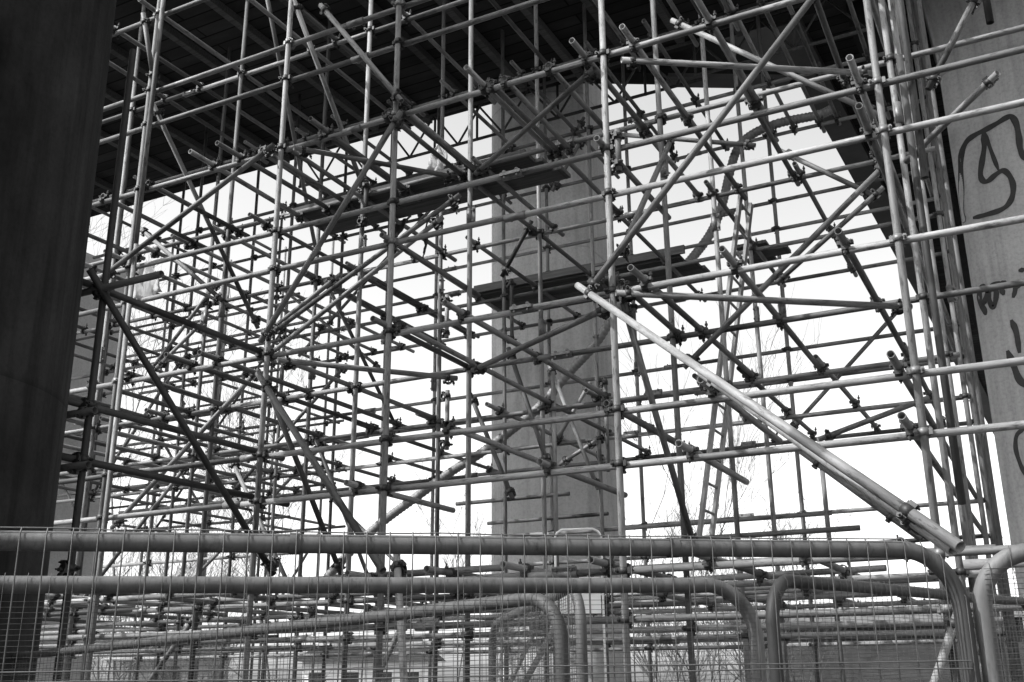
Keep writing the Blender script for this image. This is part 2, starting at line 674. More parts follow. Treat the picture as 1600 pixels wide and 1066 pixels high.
g1 = MB()
stroke(g1, [(1507, 348), (1503, 335), (1502, 300), (1501, 262), (1503, 238), (1511, 221), (1524, 211), (1540, 203), (1558, 193), (1573, 184), (1581, 183), (1588, 194), (1592, 214), (1594, 232), (1599, 244), (1608, 252)], .075)
og = link('graffiti', g1.mesh('graffiti_loop'), PAINT, gp)
og['label'] = 'large black looping outline stroke'
g1 = MB()
stroke(g1, [(1536, 208), (1538, 228), (1535, 250), (1532, 272), (1536, 283), (1544, 283), (1556, 273), (1568, 267), (1578, 276), (1583, 290), (1582, 306), (1575, 320), (1562, 329), (1540, 336), (1520, 341)], .07)
og = link('graffiti', g1.mesh('graffiti_hook'), PAINT, gp)
og['label'] = 'inner hooked black stroke'
g1 = MB()
stroke(g1, [(1538, 206), (1545, 226), (1553, 248), (1561, 268)], .05)
og = link('graffiti', g1.mesh('graffiti_slash'), PAINT, gp)
og['label'] = 'short slanting black stroke'
def q(pts):
    return [(1350 + x / 6.384, 400 + y / 6.384) for x, y in pts]


for pts in ([(1205, 285), (1160, 330), (1150, 400), (1165, 480), (1200, 540), (1215, 592)], [(1180, 505), (1215, 420), (1240, 350), (1250, 440), (1285, 512), (1312, 450), (1318, 350), (1272, 330), (1280, 290), (1350, 280), (1370, 330), (1395, 392)],
            [(1350, 285), (1420, 255)], [(1500, 262), (1510, 330), (1488, 420)], [(1510, 330), (1560, 275), (1600, 240)], [(1540, 150), (1610, 135)]):
    g2 = MB()
    stroke(g2, q(pts), .062)
    og = link('graffiti', g2.mesh('graffiti_letter'), PAINT, gp)
    og['label'] = 'black sprayed letter stroke of the word FUT'
for px, wd, lab in (([(1580, 500), (1588, 520), (1593, 552)], .07, 'upper'), ([(1574, 548), (1584, 572), (1592, 592), (1604, 606)], .08, 'middle'), ([(1603, 668), (1589, 680), (1587, 700), (1593, 722), (1603, 745)], .05, 'lowest')):
    g3 = MB()
    stroke(g3, px, wd)
    og = link('graffiti', g3.mesh('graffiti_bar'), PAINT, gp)
    og['label'] = '%s thick black painted bar low on the pier' % lab

# timber joists and light lines under the near deck
JX = [-16.0, -14.4, -13.0, -11.9, -10.9, -9.9, -8.9, -8.0, -7.1, -6.2, -5.3, -4.5, -3.7, -2.9, -2.1, -1.3, -0.5, 0.4]
for i, x in enumerate(JX):
    m = MB()
    m.box((-0.05, 0, -0.11), (0.05, 4.0 + 0.25 * math.sin(i * 2.1), 0.0))
    tag(link('timber_joist', m.mesh('timber_joist'), BOARD, None, Matrix.Translation((x, 8.4, HD - 0.012))),
        'timber joist under the near bridge deck, %s from the left' % ORD[i], 'joist', 'joists under the near deck')

# ---------------------------------------------------------------- scaffold
TY = [6.5, 7.77, 9.3, 10.8, 12.05]                      # the five rows of uprights
CX = [-12.7, -11.0, -9.2, -7.47, -5.7, -4.47, -2.56, -0.62]
TR, TRI = 0.02415, 0.0202
UP, MID, LOW, TOP = 4.62, 2.67, 0.715, 6.63            # platform levels above the eye


def coupler_mesh():
    """right-angle coupler: one collar round local Z at the origin, one round local X at y = +0.05, bolts standing out"""
    m = MB()
    I = Matrix.Identity(3)

    def collar(c, rot, r, hgt):
        z = rot @ Vector((0, 0, 1))
        c = Vector(c)
        n = 14
        a, b = m.ring(c - z * hgt / 2, rot, r, n), m.ring(c + z * hgt / 2, rot, r, n)
        a2, b2 = m.ring(c - z * hgt / 2, rot, r - .0085, n), m.ring(c + z * hgt / 2, rot, r - .0085, n)
        m.bridge(a, b, n)
        m.bridge(a, a2, n, False, True)
        m.bridge(b, b2, n, False)
    rx_ = frame((1, 0, 0))
    collar((0, 0, 0), I, 0.0325, 0.046)
    collar((0, 0.05, 0), rx_, 0.0325, 0.046)
    m.box((-0.024, 0.021, -0.026), (0.024, 0.033, 0.026))
    # flap lugs, bolts and nuts
    for s in (-1, 1):
        m.box((s * 0.030 if s > 0 else -0.052, -0.012, -0.019), (0.052 if s > 0 else -0.030, 0.012, 0.019))
        m.box((-0.019, 0.038, s * 0.030 if s > 0 else -0.052), (0.019, 0.062, 0.052 if s > 0 else -0.030))
    m.cyl((0.043, -0.05, 0), (0.043, 0.03, 0), 0.0065, 6, None, True, False)
    m.cyl((0.043, -0.038, 0), (0.043, -0.022, 0), 0.0135, 6, None, True, False)
    m.cyl((0, 0.02, 0.043), (0, 0.115, 0.043), 0.0065, 6, None, True, False)
    m.cyl((0, 0.078, 0.043), (0, 0.094, 0.043), 0.0135, 6, None, True, False)
    m.cyl((-0.04, 0.005, -0.03), (-0.04, 0.005, 0.03), 0.007, 6, None, True, False)
    m.cyl((-0.03, 0.055, -0.04), (0.03, 0.055, -0.04), 0.007, 6, None, True, False)
    return m.mesh('right_angle_coupler')


def sleeve_mesh():
    m = MB()
    I = Matrix.Identity(3)
    a = m.ring((0, 0, -0.09), I, 0.0305, 14)
    b = m.ring((0, 0, 0.09), I, 0.0305, 14)
    m.bridge(a, b, 14)
    m.f += [tuple(range(a, a + 14))[::-1], tuple(range(b, b + 14))]
    m.sm += [False, False]
    m.box((0.024, -0.013, -0.088), (0.055, 0.013, 0.088))
    for z in (-0.055, 0.055):
        m.cyl((0.042, -0.034, z), (0.042, 0.034, z), 0.0075, 6, None, True, False)
        m.cyl((0.042, -0.03, z), (0.042, -0.016, z), 0.015, 6, None, True, False)
    return m.mesh('sleeve_coupler')


COUPLER = coupler_mesh()
COUPLER.materials.append(COUP)
COUPLER_L = coupler_mesh()
COUPLER_L.materials.append(COUP_L)
SLEEVE = sleeve_mesh()
SLEEVE.materials.append(COUP_L)


def tube(name, p, q, label, cat, group, mat=TUBE, r=TR):
    p, q = Vector(p), Vector(q)
    m = MB()
    m.pipe((q - p).length, r, r - 0.004)
    o = link(name, m.mesh(name), mat, None, xf(p, frame(q - p)))
    return tag(o, label, cat, group)


def clamp(par, pos, za, xb, nrm_, light=False):
    """coupler at pos on the first tube (axis za), second tube axis xb lies on the side nrm_"""
    z = Vector(za).normalized()
    y = Vector(nrm_).normalized()
    if random.random() < 0.5:
        z = -z
    x = y.cross(z)
    rot = Matrix((x, y, z)).transposed()
    return link('coupler', COUPLER_L if light else COUPLER, None, par, xf(pos, rot))


def sleeve(par, pos, z):
    a = random.uniform(0, 6)
    return link('sleeve_coupler', SLEEVE, None, par, xf(pos, frame(z)) @ Matrix.Rotation(a, 4, 'Z'))


# --- uprights
standards = []          # (x, y, z0, z1)
TOPS = [7.3, 8.3, 8.35, 8.4, 8.4]
for j, ty in enumerate(TY):
    cols = [c for c in CX if not (j == 0 and c < -8)]
    for i, cx in enumerate(cols):
        x = cx + random.uniform(-.015, .015) * (j > 0)
        z1 = TOPS[j] + EYE
        standards.append((x, ty, 0.03, z1))
        o = tube('scaffold_upright', (x, ty, 0.03), (x + random.uniform(-.02, .02) * (j > 0), ty + random.uniform(-.01, .01) * (j > 0), z1),
                 'upright scaffold tube in the %s, %s from the left of that row' % (ROWW[j], ORD[i]), 'scaffold tube', 'upright scaffold tubes')
        sz = random.uniform(3.4, 4.4) + EYE
        if j > 0:
            sleeve(o, (x, ty, sz), (0, 0, 1))

# --- second, shorter uprights standing beside a main one
for (x, y, h0, h1, lab) in ((-7.385, 6.47, 3.9, 7.3, 'second upright tube beside the left-hand upright of the nearest row, upper part only'),
                            (-7.38, 6.47, -1.6, 3.95, 'second upright tube beside the left-hand upright of the nearest row, lower part only'),
                            (-5.62, 7.70, 4.25, 4.75, 'short dark splice tube beside an upright under the left end of the plank platform'),
                            (-5.63, 9.3, 3.55, 4.05, 'short splice tube beside an upright, left of the open middle bay'),
                            (-5.61, 9.3, 2.3, 2.95, 'short splice tube beside an upright, left of the middle pier'),
                            (-5.6, 10.8, 3.9, 4.75, 'short splice tube beside an upright in front of the middle pier'),
                            (-4.39, 10.8, 2.2, 3.3, 'short stub upright in front of the right face of the middle pier'),
                            (-4.38, 9.36, 0.7, 3.0, 'second upright beside another before the middle pier, lower half'),
                            (-0.50, 7.0, 1.0, 4.2, 'dark thick upright hanging short of the ground in the right-hand cluster'),
                            (-0.42, 6.62, 3.05, 7.2, 'bright doubled upright beside the right-hand upright, upper half'),
                            (-0.57, 7.9, -1.6, 6.9, 'grey upright behind the right-hand upright cluster, second gap'),
                            (-0.435, 9.5, -1.6, 7.4, 'thin grey upright in the right-hand cluster nearest the graffiti pier'),
                            (-0.56, 11.2, -1.6, 8.2, 'thin far upright in the right-hand cluster against the sky'),
                            (-2.48, 6.52, 3.55, 3.9, 'short sleeve tube beside the long right-centre upright'),
                            (-2.05, 10.85, -1.6, 2.35, 'slanting far upright at the right under the lowest pair of rails'),
                            (0.10, 6.55, 4.0, 7.2, 'dark hanging upright in front of the graffiti pier at top right')):
    o = tube('scaffold_upright', (x, y, h0 + EYE), (x, y, h1 + EYE), lab, 'scaffold tube', 'doubled upright tubes',
             TUBE_DARK if 'dark' in lab else TUBE)
    if h1 - h0 < 1.2:
        for hh in (h0 + 0.06, h1 - 0.06):
            clamp(o, (x, y, hh + EYE), (0, 0, 1), (0, 1, 0), (-1, 0, 0))

# --- ledgers (along the rows)
LV0 = [0.35, 0.66, 1.37, 1.75, 2.62, 3.39, 3.75, 4.57, 5.28, 5.67, 6.58]
LVS = {0: LV0, 1: [0.34, 0.66, 2.64, 4.66, 6.58], 2: [0.33, 0.64, 2.61, 4.57, 6.58], 3: [0.35, 0.66, 2.59, 4.54, 6.58],
       4: [0.32, 0.66, 1.37, 1.75, 2.60, 3.33, 3.71, 4.58, 5.28, 5.66, 6.58]}
SPLIT0 = {1.37: [-6.0], 1.75: [-5.85], 2.62: [-3.3], 3.39: [-3.36], 3.75: [-3.38], 4.57: [-4.95], 5.28: [-4.9], 5.67: [-4.97], 0.66: [-3.0], 0.35: [-4.1], 6.58: [-4.0]}
for j, ty in enumerate(TY):
    x0, x1 = (-9.6, 2.6) if j == 0 else (-13.6, -0.2)
    for k, h in enumerate(LVS[j]):
        if j == 1 and h in (2.64, 4.66):
            x1 = 2.7
        elif j > 0:
            x1 = max(-.55, -.052 * ty + random.uniform(-.04, .02))
        sp = SPLIT0[h] if j == 0 else [random.uniform(-9.0, -6.2), random.uniform(-4.3, -2.9)]
        ends = [x0 + random.uniform(-.3, .3)] + sp + [x1 + (random.uniform(-.2, .1) if x1 > 0 else 0)]
        y = ty + 0.05
        for s in range(len(ends) - 1):
            a_, b_ = ends[s], ends[s + 1]
            part = ['left length', 'right length'] if len(ends) == 3 else ['left length', 'middle length', 'right length']
            dz = random.uniform(-.006, .006)
            o = tube('scaffold_ledger', (a_ + 0.004, y, h + EYE + dz), (b_ - 0.004, y + random.uniform(-.006, .006), h + EYE + dz + random.uniform(-.012, .012)),
                     'horizontal scaffold tube along the %s, %s up from the ground, %s' % (ROWW[j], ORD[k], part[s]),
                     'scaffold tube', 'horizontal scaffold tubes along the rows')
            if s > 0:
                sleeve(o, (a_, y, h + EYE), (1, 0, 0))
            for (sx, sy, z0, z1) in standards:
                if sy == ty and a_ < sx < b_ and z0 < h + EYE < z1:
                    clamp(o, (sx, sy, h + EYE), (0, 0, 1), (1, 0, 0), (0, 1, 0), j == 0 and sx > -1 or (j == 0 and random.random() < .3))

# two more rows beyond, at the left only
for j, ty in enumerate((13.7, 15.3)):
    cols = [-21.0, -19.4, -17.6, -16.1, -14.6, -13.1, -11.9]
    for i, x in enumerate(cols):
        tube('scaffold_upright', (x, ty, 0.03), (x + random.uniform(-.03, .03), ty, 8.4 + EYE), 'upright tube of the %s far-left block, %s from the left' % (('nearer row of the', 'farther row of the')[j], ORD[i]),
             'scaffold tube', 'uprights of the far-left block')
    for k, h in enumerate((0.66, 1.4, 2.6, 3.4, 3.75, 4.57, 5.3, 6.58)):
        o = tube('scaffold_ledger', (-21.5, ty + .05, h + EYE), (-11.5 + random.uniform(-.4, .2), ty + .05, h + EYE + random.uniform(-.02, .02)), 'horizontal tube of the %s far-left block, %s up' % (('nearer row of the', 'farther row of the')[j], ORD[k]),
                 'scaffold tube', 'rails of the far-left block')
        for x in cols:
            clamp(o, (x, ty, h + EYE), (0, 0, 1), (1, 0, 0), (0, 1, 0))
for hi, h in enumerate((UP, MID)):
    for i, x in enumerate((-20.6, -19.3, -18.2, -17.0, -16.2, -15.0, -13.9, -12.8, -11.8)):
        tube('scaffold_transom', (x, 12.3 if x > -13 else 13.4, h + EYE), (x, 15.6, h + EYE), 'cross tube of the far-left block at the %s level, %s from the left' % (('upper', 'middle')[hi], ORD[i]), 'scaffold tube', 'cross tubes of the far-left block')
for i, (xa, xb, ha, hb, y) in enumerate(((-19.4, -17.6, 0.7, 2.5, 13.66), (-17.6, -16.1, 4.5, 2.7, 13.66), (-16.1, -14.6, 2.7, 4.5, 15.26), (-14.6, -13.1, 4.5, 2.7, 13.66), (-13.1, -11.9, 0.8, 2.5, 15.26), (-14.6, -13.1, 4.7, 6.5, 15.26))):
    tube('scaffold_brace', (xa, y, ha + EYE), (xb, y, hb + EYE), 'diagonal brace of the far-left block, %s from the far end' % ORD[i], 'scaffold tube', 'braces of the far-left block')

# short extra ledgers
for (xa, xb, y, h, lab) in ((-6.6, -4.9, 12.0, 1.92, 'short far rail tube left of the middle pier, low down'),
                            (-6.4, -4.9, 10.85, 2.0, 'short low rail tube crossing the middle pier near its foot'),
                            (-5.4, -2.0, 10.85, 1.56, 'low rail tube ending in mid-air right of the middle pier'),
                            (-3.3, -1.5, 9.35, 1.2, 'short low rail tube just above the fence, right of the ladder'),
                            (-0.4, 1.2, 5.2, 0.47, 'short thick tube lying level at bottom right beside the slanting props')):
    tube('scaffold_ledger', (xa, y, h + EYE), (xb, y, h + EYE), lab, 'scaffold tube', 'short rail tubes', TUBE_DARK if lab.startswith('dark') else TUBE)

# --- transoms (running back through the rows)
TRANS = {UP: [], MID: [], LOW: [], TOP: []}
for x in (-8.7, -8.15, -7.53, -6.53, -6.18, -5.26, -4.35, -3.4, -2.75, -2.54, -2.24, -1.92, -1.68, -1.09):
    TRANS[TOP].append((x, 6.45 if x != -7.53 else 6.25, 9.7))
for x in (-11.9, -10.6, -9.4, -8.6, -7.8, -7.2, -6.4, -5.6, -4.7, -3.8, -3.1, -2.5, -2.2, -1.9, -1.66, -1.1, -0.8):
    TRANS[TOP].append((x, 9.1, 12.3))
for x in (-6.55, -6.22, -5.95, -5.72, -5.27, -5.22, -4.58, -4.46, -4.41, -3.63, -3.56, -3.44, -3.04, -2.73, -2.33, -1.73, -0.97):
    TRANS[UP].append((x, 6.28 if x in (-6.55, -6.22, -5.22, -3.63, -2.73, -2.33, -1.73, -0.97) else 6.535, 7.98))
for x in (-5.73, -4.33, -4.58, -3.57, -2.74, -2.33, -1.76, -1.0):
    TRANS[UP].append((x, 7.62, 9.55))
for x in (-7.5, -6.9, -6.1, -5.3, -4.55, -3.6, -2.56, -1.7, -0.9):
    TRANS[UP].append((x, 9.15, 12.25))
for x in (-12.6, -12.1, -11.5, -10.9, -10.2, -9.6, -9.1, -8.6, -8.1, -7.55, -7.0):
    TRANS[UP].append((x, 7.6, 12.3))
for x in (-8.9, -8.0, -7.38):
    TRANS[UP].append((x, 6.535, 8.0))
for x in (-7.36, -6.6, -6.3, -5.81, -4.5, -4.4, -3.82, -2.5, -2.33, -1.68, -0.95):
    TRANS[MID].append((x, 6.28 if x in (-6.6, -6.3, -3.82, -2.33, -1.68, -0.95, -4.5) else 6.535, 9.5 if x not in (-4.5, -2.5) else 7.95))
for x in (-7.4, -6.65, -5.85, -5.0, -4.42, -3.9, -2.8, -2.36, -1.67, -0.93):
    TRANS[MID].append((x, 9.1, 12.3))
for x in (-12.7, -12.0, -11.1, -10.4, -9.9, -9.3, -8.9, -8.2):
    TRANS[MID].append((x, 7.6, 12.3))
for x in (-9.2, -8.4, -7.85):
    TRANS[MID].append((x, 6.535, 8.0))
for x in (-12.4, -11.0, -9.6, -8.8, -8.0, -7.3, -6.6, -5.9, -5.3, -4.6, -3.9, -3.3, -2.7, -2.0, -1.4, -0.8):
    TRANS[LOW].append((x, random.uniform(6.2, 6.35) if x > -9.4 else 7.6, random.choice((9.5, 11.0, 12.2))))
LN = {UP: 'upper', MID: 'middle', LOW: 'lowest', TOP: 'topmost'}
for h, lst in TRANS.items():
    lst.sort()
    for i, (x, y0, y1) in enumerate(lst):
        dz = random.uniform(-.004, .008)
        dx = random.uniform(-.03, .03)
        o = tube('scaffold_transom', (x, y0 + (random.uniform(-.06, .05) if y0 != 6.535 else 0), h + 0.0 + EYE + dz), (x + dx, y1 + random.uniform(-.1, .12), h + EYE + random.uniform(-.02, .01)),
                 'cross tube running back at the %s platform level, %s from the left' % (LN[h], ORD[i]),
                 'scaffold tube', 'cross tubes through the scaffold rows')
        for j, ty in enumerate(TY):
            if y0 < ty + .05 < y1:
                clamp(o, (x + dx * (ty - y0) / (y1 - y0), ty + 0.05, h - 0.045 + EYE), (1, 0, 0), (0, 1, 0), (0, 0, 1))
# guard-rail returns at the right-hand end
for i, (h, x, y0, y1) in enumerate(((1.42, -0.70, 6.22, 12.2), (1.80, -0.72, 6.24, 12.2), (3.44, -0.72, 6.2, 12.2), (3.80, -0.74, 6.2, 12.2), (5.33, -0.72, 6.5, 12.2), (5.72, -0.72, 6.5, 12.2))):
    o = tube('scaffold_transom', (x, y0, h + EYE), (x, y1, h + EYE), 'end rail tube running back beside the right-hand uprights, %s from the bottom' % ORD[i],
             'scaffold tube', 'end rails at the right of the scaffold')
    for ty in TY[:1]:
        clamp(o, (x, ty + .05, h - .045 + EYE), (1, 0, 0), (0, 1, 0), (0, 0, 1))
TIE = ['upper rail, right of the right-centre upright', 'lower rail, right of the ladder', 'upper rail, before the middle pier', 'lower rail, before the middle pier', 'upper rail, by the ladder', 'lower rail, left of the third front upright', 'upper middle rail, at the right-centre upright', 'lower middle rail, at the third front upright']
for i, (h, x, y0, y1) in enumerate(((1.80, -2.64, 6.5, 8.4), (1.42, -2.07, 6.3, 7.9), (1.80, -3.94, 6.7, 8.4), (1.42, -3.11, 6.4, 8.0), (1.82, -1.9, 6.3, 8.4), (1.42, -4.75, 6.4, 8.0), (3.8, -2.6, 6.4, 8.0), (3.42, -4.5, 6.4, 8.0))):
    o = tube('scaffold_transom', (x, y0, h + EYE), (x, y1, h + EYE), 'short tie tube behind the front guard rails, %s' % TIE[i],
             'scaffold tube', 'short tie tubes behind the front guard rails')
    clamp(o, (x, TY[0] + .05, h - .045 + EYE), (1, 0, 0), (0, 1, 0), (0, 0, 1))

# --- the odd bay standing nearer, by the dark pier
DK = TUBE_DARK  # the pier's shadow on this bay is put into the tube colour
o = tube('scaffold_upright', (-5.745, 4.8, 0.03), (-5.745, 4.8, 4.6 + EYE), 'dark upright tube standing nearer than the rest, beside the dark left pier', 'scaffold tube', 'dark tubes by the left pier', DK, 0.0255)
for h in (2.66, 1.80, 1.42, 0.7):
    clamp(o, (-5.745, 4.8, h + EYE), (0, 0, 1), (0, 1, 0), (-1, 0, 0))
    clamp(o, (-5.745, 4.8, h - .06 + EYE), (0, 0, 1), (1, 0, 0), (0, -1, 0))
for (p0, p1, lab) in (((-5.80, 4.5, 2.66), (-5.80, 6.72, 2.66), 'dark tube running back from the near upright at its top joint'),
                      ((-5.80, 4.55, 1.80), (-5.80, 6.9, 1.80), 'dark tube running back from the near upright, upper of the two rails'),
                      ((-5.80, 4.55, 1.42), (-5.80, 7.0, 1.42), 'dark tube running back from the near upright, lower of the two rails'),
                      ((-7.4, 4.74, 2.62), (-5.13, 4.74, 2.62), 'dark stub tube with an open end pointing right from the near upright'),
                      ((-7.2, 4.74, 1.73), (-5.62, 4.74, 1.73), 'dark rail tube reaching behind the dark pier, middle of three'),
                      ((-7.2, 4.74, 1.36), (-5.62, 4.74, 1.36), 'dark rail tube reaching behind the dark pier, lowest of three'),
                      ((-6.6, 4.70, 0.62), (-4.9, 6.1, 0.62), 'dark tube lying behind the fence rail at bottom left'),
                      ((-5.70, 4.62, 2.72), (-5.62, 6.66, 0.80), 'dark slanting brace from the near upright down to the front row')):
    o = tube('scaffold_brace' if 'brace' in lab else 'scaffold_ledger', [p0[0], p0[1], p0[2] + EYE], [p1[0], p1[1], p1[2] + EYE], lab, 'scaffold tube', 'dark tubes by the left pier', DK, 0.0255)
    if 'brace' in lab:
        clamp(o, (p1[0], p1[1] - .06, p1[2] + .07 + EYE), (0, 0, 1), (0, 1, 0), (1, 0, 0))

# --- braces: world end points
BR = [
    ((-0.44, 6.42, 5.02), (-2.73, 6.42, 2.60), 'long bright diagonal brace rising to the top edge right of centre, nearest row'),
    ((-5.28, 6.42, 5.88), (-4.36, 6.42, 4.62), 'bright diagonal brace at the top left ending at the third front upright'),
    ((-4.36, 6.42, 4.52), (-5.72, 6.42, 2.70), 'long diagonal brace between the second and third front uprights'),
    ((-5.72, 6.42, 4.56), (-7.75, 6.42, 3.66), 'long diagonal brace in the upper left bay of the nearest row'),
    ((-4.72, 7.70, 4.15), (-6.85, 7.70, 3.02), 'diagonal brace close behind the front row, left of centre'),
    ((-4.52, 7.68, 4.33), (-6.70, 7.68, 3.30), 'upper of two parallel braces behind the long centre-left diagonal'),
    ((-4.36, 7.66, 2.58), (-2.62, 6.56, 2.52), 'level diagonal plan brace crossing the middle pier at the middle level'),
    ((-4.34, 7.66, 4.50), (-2.66, 6.56, 4.50), 'level diagonal plan brace crossing the middle pier at the upper level'),
    ((-2.42, 6.52, 4.48), (-0.76, 7.80, 4.58), 'near-level plan brace from the right-centre upright at the upper level'),
    ((-2.52, 6.46, 2.58), (-0.72, 7.84, 2.60), 'near-level plan brace from the right-centre upright at the middle level'),
    ((-5.55, 6.46, 2.53), (-4.62, 7.82, 2.58), 'near-level plan brace left of centre at the middle level'),
    ((-5.52, 6.46, 4.50), (-4.64, 7.82, 4.60), 'near-level plan brace left of centre at the upper level'),
    ((-2.52, 6.60, 2.55), (-2.48, 7.82, 0.90), 'steep transverse brace leaning down from the right-centre upright'),
    ((-5.69, 6.50, 2.36), (-5.67, 7.62, 0.88), 'dark steep transverse brace below the second front upright'),
    ((-2.50, 7.90, 4.50), (-2.54, 6.64, 2.95), 'steep transverse brace above the right-centre joint'),
    ((-5.68, 6.50, 6.14), (-5.66, 7.72, 4.66), 'steep transverse brace under the deck at upper left'),
    ((-7.42, 6.52, 5.50), (-7.40, 8.26, 3.64), 'steep transverse brace on the left-hand upright pair'),
    ((-6.70, 7.00, 7.60), (-7.44, 9.25, 4.86), 'long steep brace from under the deck down into the left bays'),
    ((-7.46, 6.30, 6.45), (-7.44, 6.52, 5.75), 'short slanting tube beside the dark pier near the top'),
    ((-8.70, 7.72, 1.50), (-6.86, 7.72, 2.96), 'long rising brace low in the left bays, second row'),
    ((-10.05, 9.26, 3.78), (-9.0, 9.26, 4.84), 'rising brace in the far left bays, left of a parallel pair'),
    ((-9.92, 9.24, 3.80), (-9.2, 9.24, 4.30), 'rising brace in the far left bays, right of a parallel pair'),
    ((-9.9, 10.75, 2.40), (-8.05, 10.75, 3.98), 'thin rising brace behind the second front upright'),
    ((-10.4, 12.0, 5.95), (-8.4, 12.0, 4.30), 'thin falling brace in the farthest row left of centre'),
    ((-8.80, 7.75, 4.92), (-7.45, 7.75, 3.80), 'falling brace from the left-hand corner of the second row'),
    ((-9.9, 12.0, 4.70), (-6.9, 12.0, 7.20), 'thin rising brace of the farthest row under the deck'),
    ((-6.80, 7.72, 3.33), (-5.90, 7.72, 3.80), 'rising brace to the splice left of the open middle bay'),
    ((-7.30, 9.25, 4.52), (-7.35, 10.95, 3.05), 'steep brace falling from the splice left of the open middle bay'),
    ((-7.35, 9.30, 2.60), (-7.4, 10.8, 0.75), 'steep back brace just left of the third front upright'),
    ((-5.05, 12.0, 7.5), (-5.62, 12.0, 6.70), 'short brace crossing the pier head, upper of two'),
    ((-4.54, 10.75, 6.45), (-4.99, 10.75, 5.80), 'short brace crossing the pier head, lower of two'),
    ((-4.55, 9.26, 4.70), (-4.92, 9.26, 4.12), 'short dark brace on the left part of the pier at mid height'),
    ((-4.84, 9.25, 3.30), (-4.40, 9.25, 2.00), 'falling brace crossing the left part of the pier below the planks'),
    ((-5.30, 9.25, 2.86), (-4.80, 9.25, 1.70), 'falling brace left of the middle pier'),
    ((-5.08, 10.75, 3.55), (-4.50, 10.75, 2.00), 'falling thin brace on the dark part of the pier'),
    ((-4.55, 10.75, 3.25), (-5.05, 10.75, 2.55), 'rising brace on the right part of the pier under the hose'),
    ((-4.98, 10.76, 2.33), (-4.50, 10.76, 2.56), 'short low brace on the right part of the pier'),
    ((-2.45, 7.70, 2.34), (-0.72, 7.70, 3.75), 'long rising brace of the second row at right'),
    ((-2.00, 9.25, 3.50), (-0.95, 9.25, 4.25), 'rising brace behind the right-hand bay at mid height'),
    ((-2.60, 12.0, 2.70), (-1.15, 12.0, 4.05), 'thin rising brace of the farthest row at right'),
    ((-1.75, 9.25, 1.98), (-0.80, 9.25, 2.24), 'low rising brace meeting the guard rails at right'),
    ((-1.85, 9.26, 4.86), (-1.05, 9.26, 4.20), 'falling brace at upper right against the sky'),
    ((-2.40, 7.80, 5.62), (-0.76, 7.80, 4.20), 'thick falling brace under the deck at upper right'),
    ((-3.62, 9.34, 5.55), (-2.10, 9.34, 5.02), 'thin near-level brace behind the right-centre upright'),
    ((0.10, 7.00, 3.88), (-0.60, 7.60, 3.66), 'short brace from the right-hand uprights toward the graffiti pier'),
    ((0.08, 7.30, 4.75), (-0.36, 7.30, 4.05), 'slanting tube crossing the head of the graffiti pier'),
    ((-12.6, 10.8, 2.7), (-11.1, 10.8, 4.5), 'rising brace in the left bays against the pale far pier'),
    ((-11.0, 9.3, 0.8), (-9.3, 9.3, 2.5), 'low rising brace in the third row at far left'),
    ((-12.5, 12.0, 0.8), (-9.3, 12.0, 3.3), 'long low rising brace of the farthest row at left'),
    ((-9.1, 7.8, -1.2), (-7.5, 7.8, 0.6), 'low brace behind the fence at far left'),
    ((-9.2, 12.0, 2.5), (-7.2, 12.0, 0.8), 'falling brace low in the farthest row left of centre'),
    ((-8.6, 9.3, 2.5), (-7.5, 9.3, 0.8), 'falling brace low in the third row left of centre'),
    ((-6.2, 7.8, -1.5), (-5.1, 7.8, 0.5), 'brace behind the fence below the second front upright'),
    ((-4.9, 7.8, -1.5), (-3.6, 7.8, 0.5), 'brace behind the fence below the third front upright'),
    ((-5.7, 9.3, -1.5), (-4.5, 9.3, 0.6), 'brace behind the fence before the foot of the middle pier'),
    ((-1.3, 6.45, -1.3), (-0.55, 6.45, 0.35), 'short thick brace behind the fence at lower right, upper one'),
    ((-1.2, 7.75, -1.4), (-0.5, 7.75, 0.2), 'short brace behind the fence at lower right, farther one'),
    ((-2.2, 7.8, -1.5), (-1.9, 7.8, 0.6), 'steep brace behind the fence right of the middle pier'),
]
for (p0, p1, lab) in BR:
    a_, b_ = Vector(p0) + Vector((0, 0, EYE)), Vector(p1) + Vector((0, 0, EYE))
    o = tube('scaffold_brace', a_, b_, lab, 'scaffold tube', 'diagonal scaffold braces', DK if lab.startswith('dark') or 'dark brace' in lab else TUBE)
    d_ = (b_ - a_).normalized()
    side = d_.cross(Vector((0, 1, 0)))
    if side.length < .2:
        side = Vector((1, 0, 0))
    for q_ in (a_ + d_ * 0.09, b_ - d_ * 0.09):
        clamp(o, q_, d_, side, (0, 1, 0))

# raking props coming toward the camera
for (p0, p1, r, lab) in (((-2.765, 6.35, 2.645), (-0.334, 4.3, 0.455), 0.0245, 'thick pale raking prop slanting down to the lower right corner, uppermost of its pair'),
                         ((-1.905, 6.33, 1.868), (-0.372, 4.42, 0.455), 0.022, 'thinner raking prop lying just beneath the thick pale one at lower right'),
                         ((-1.93, 9.2, 1.9), (-0.98, 9.0, 1.03), 0.0245, 'thin far prop parallel to the raking pair at lower right'),
                         ((-5.68, 6.38, 2.41), (-3.84, 5.6, 0.65), 0.0255, 'pale raking prop slanting down to the fence left of centre'),
                         ((-3.95, 5.9, 0.9), (-3.3, 5.2, -1.0), 0.0245, 'prop foot continuing below the fence rail left of centre')):
    a_, b_ = Vector(p0) + Vector((0, 0, EYE)), Vector(p1) + Vector((0, 0, EYE))
    o = tube('raking_prop', a_, b_, lab, 'scaffold prop', 'raking props in front of the scaffold', TUBE, r)
    d_ = (b_ - a_).normalized()
    for q_ in (a_ + d_ * .22, b_ - d_ * .30):
        clamp(o, q_, d_, (0, 0, 1), (0, 1, 0))

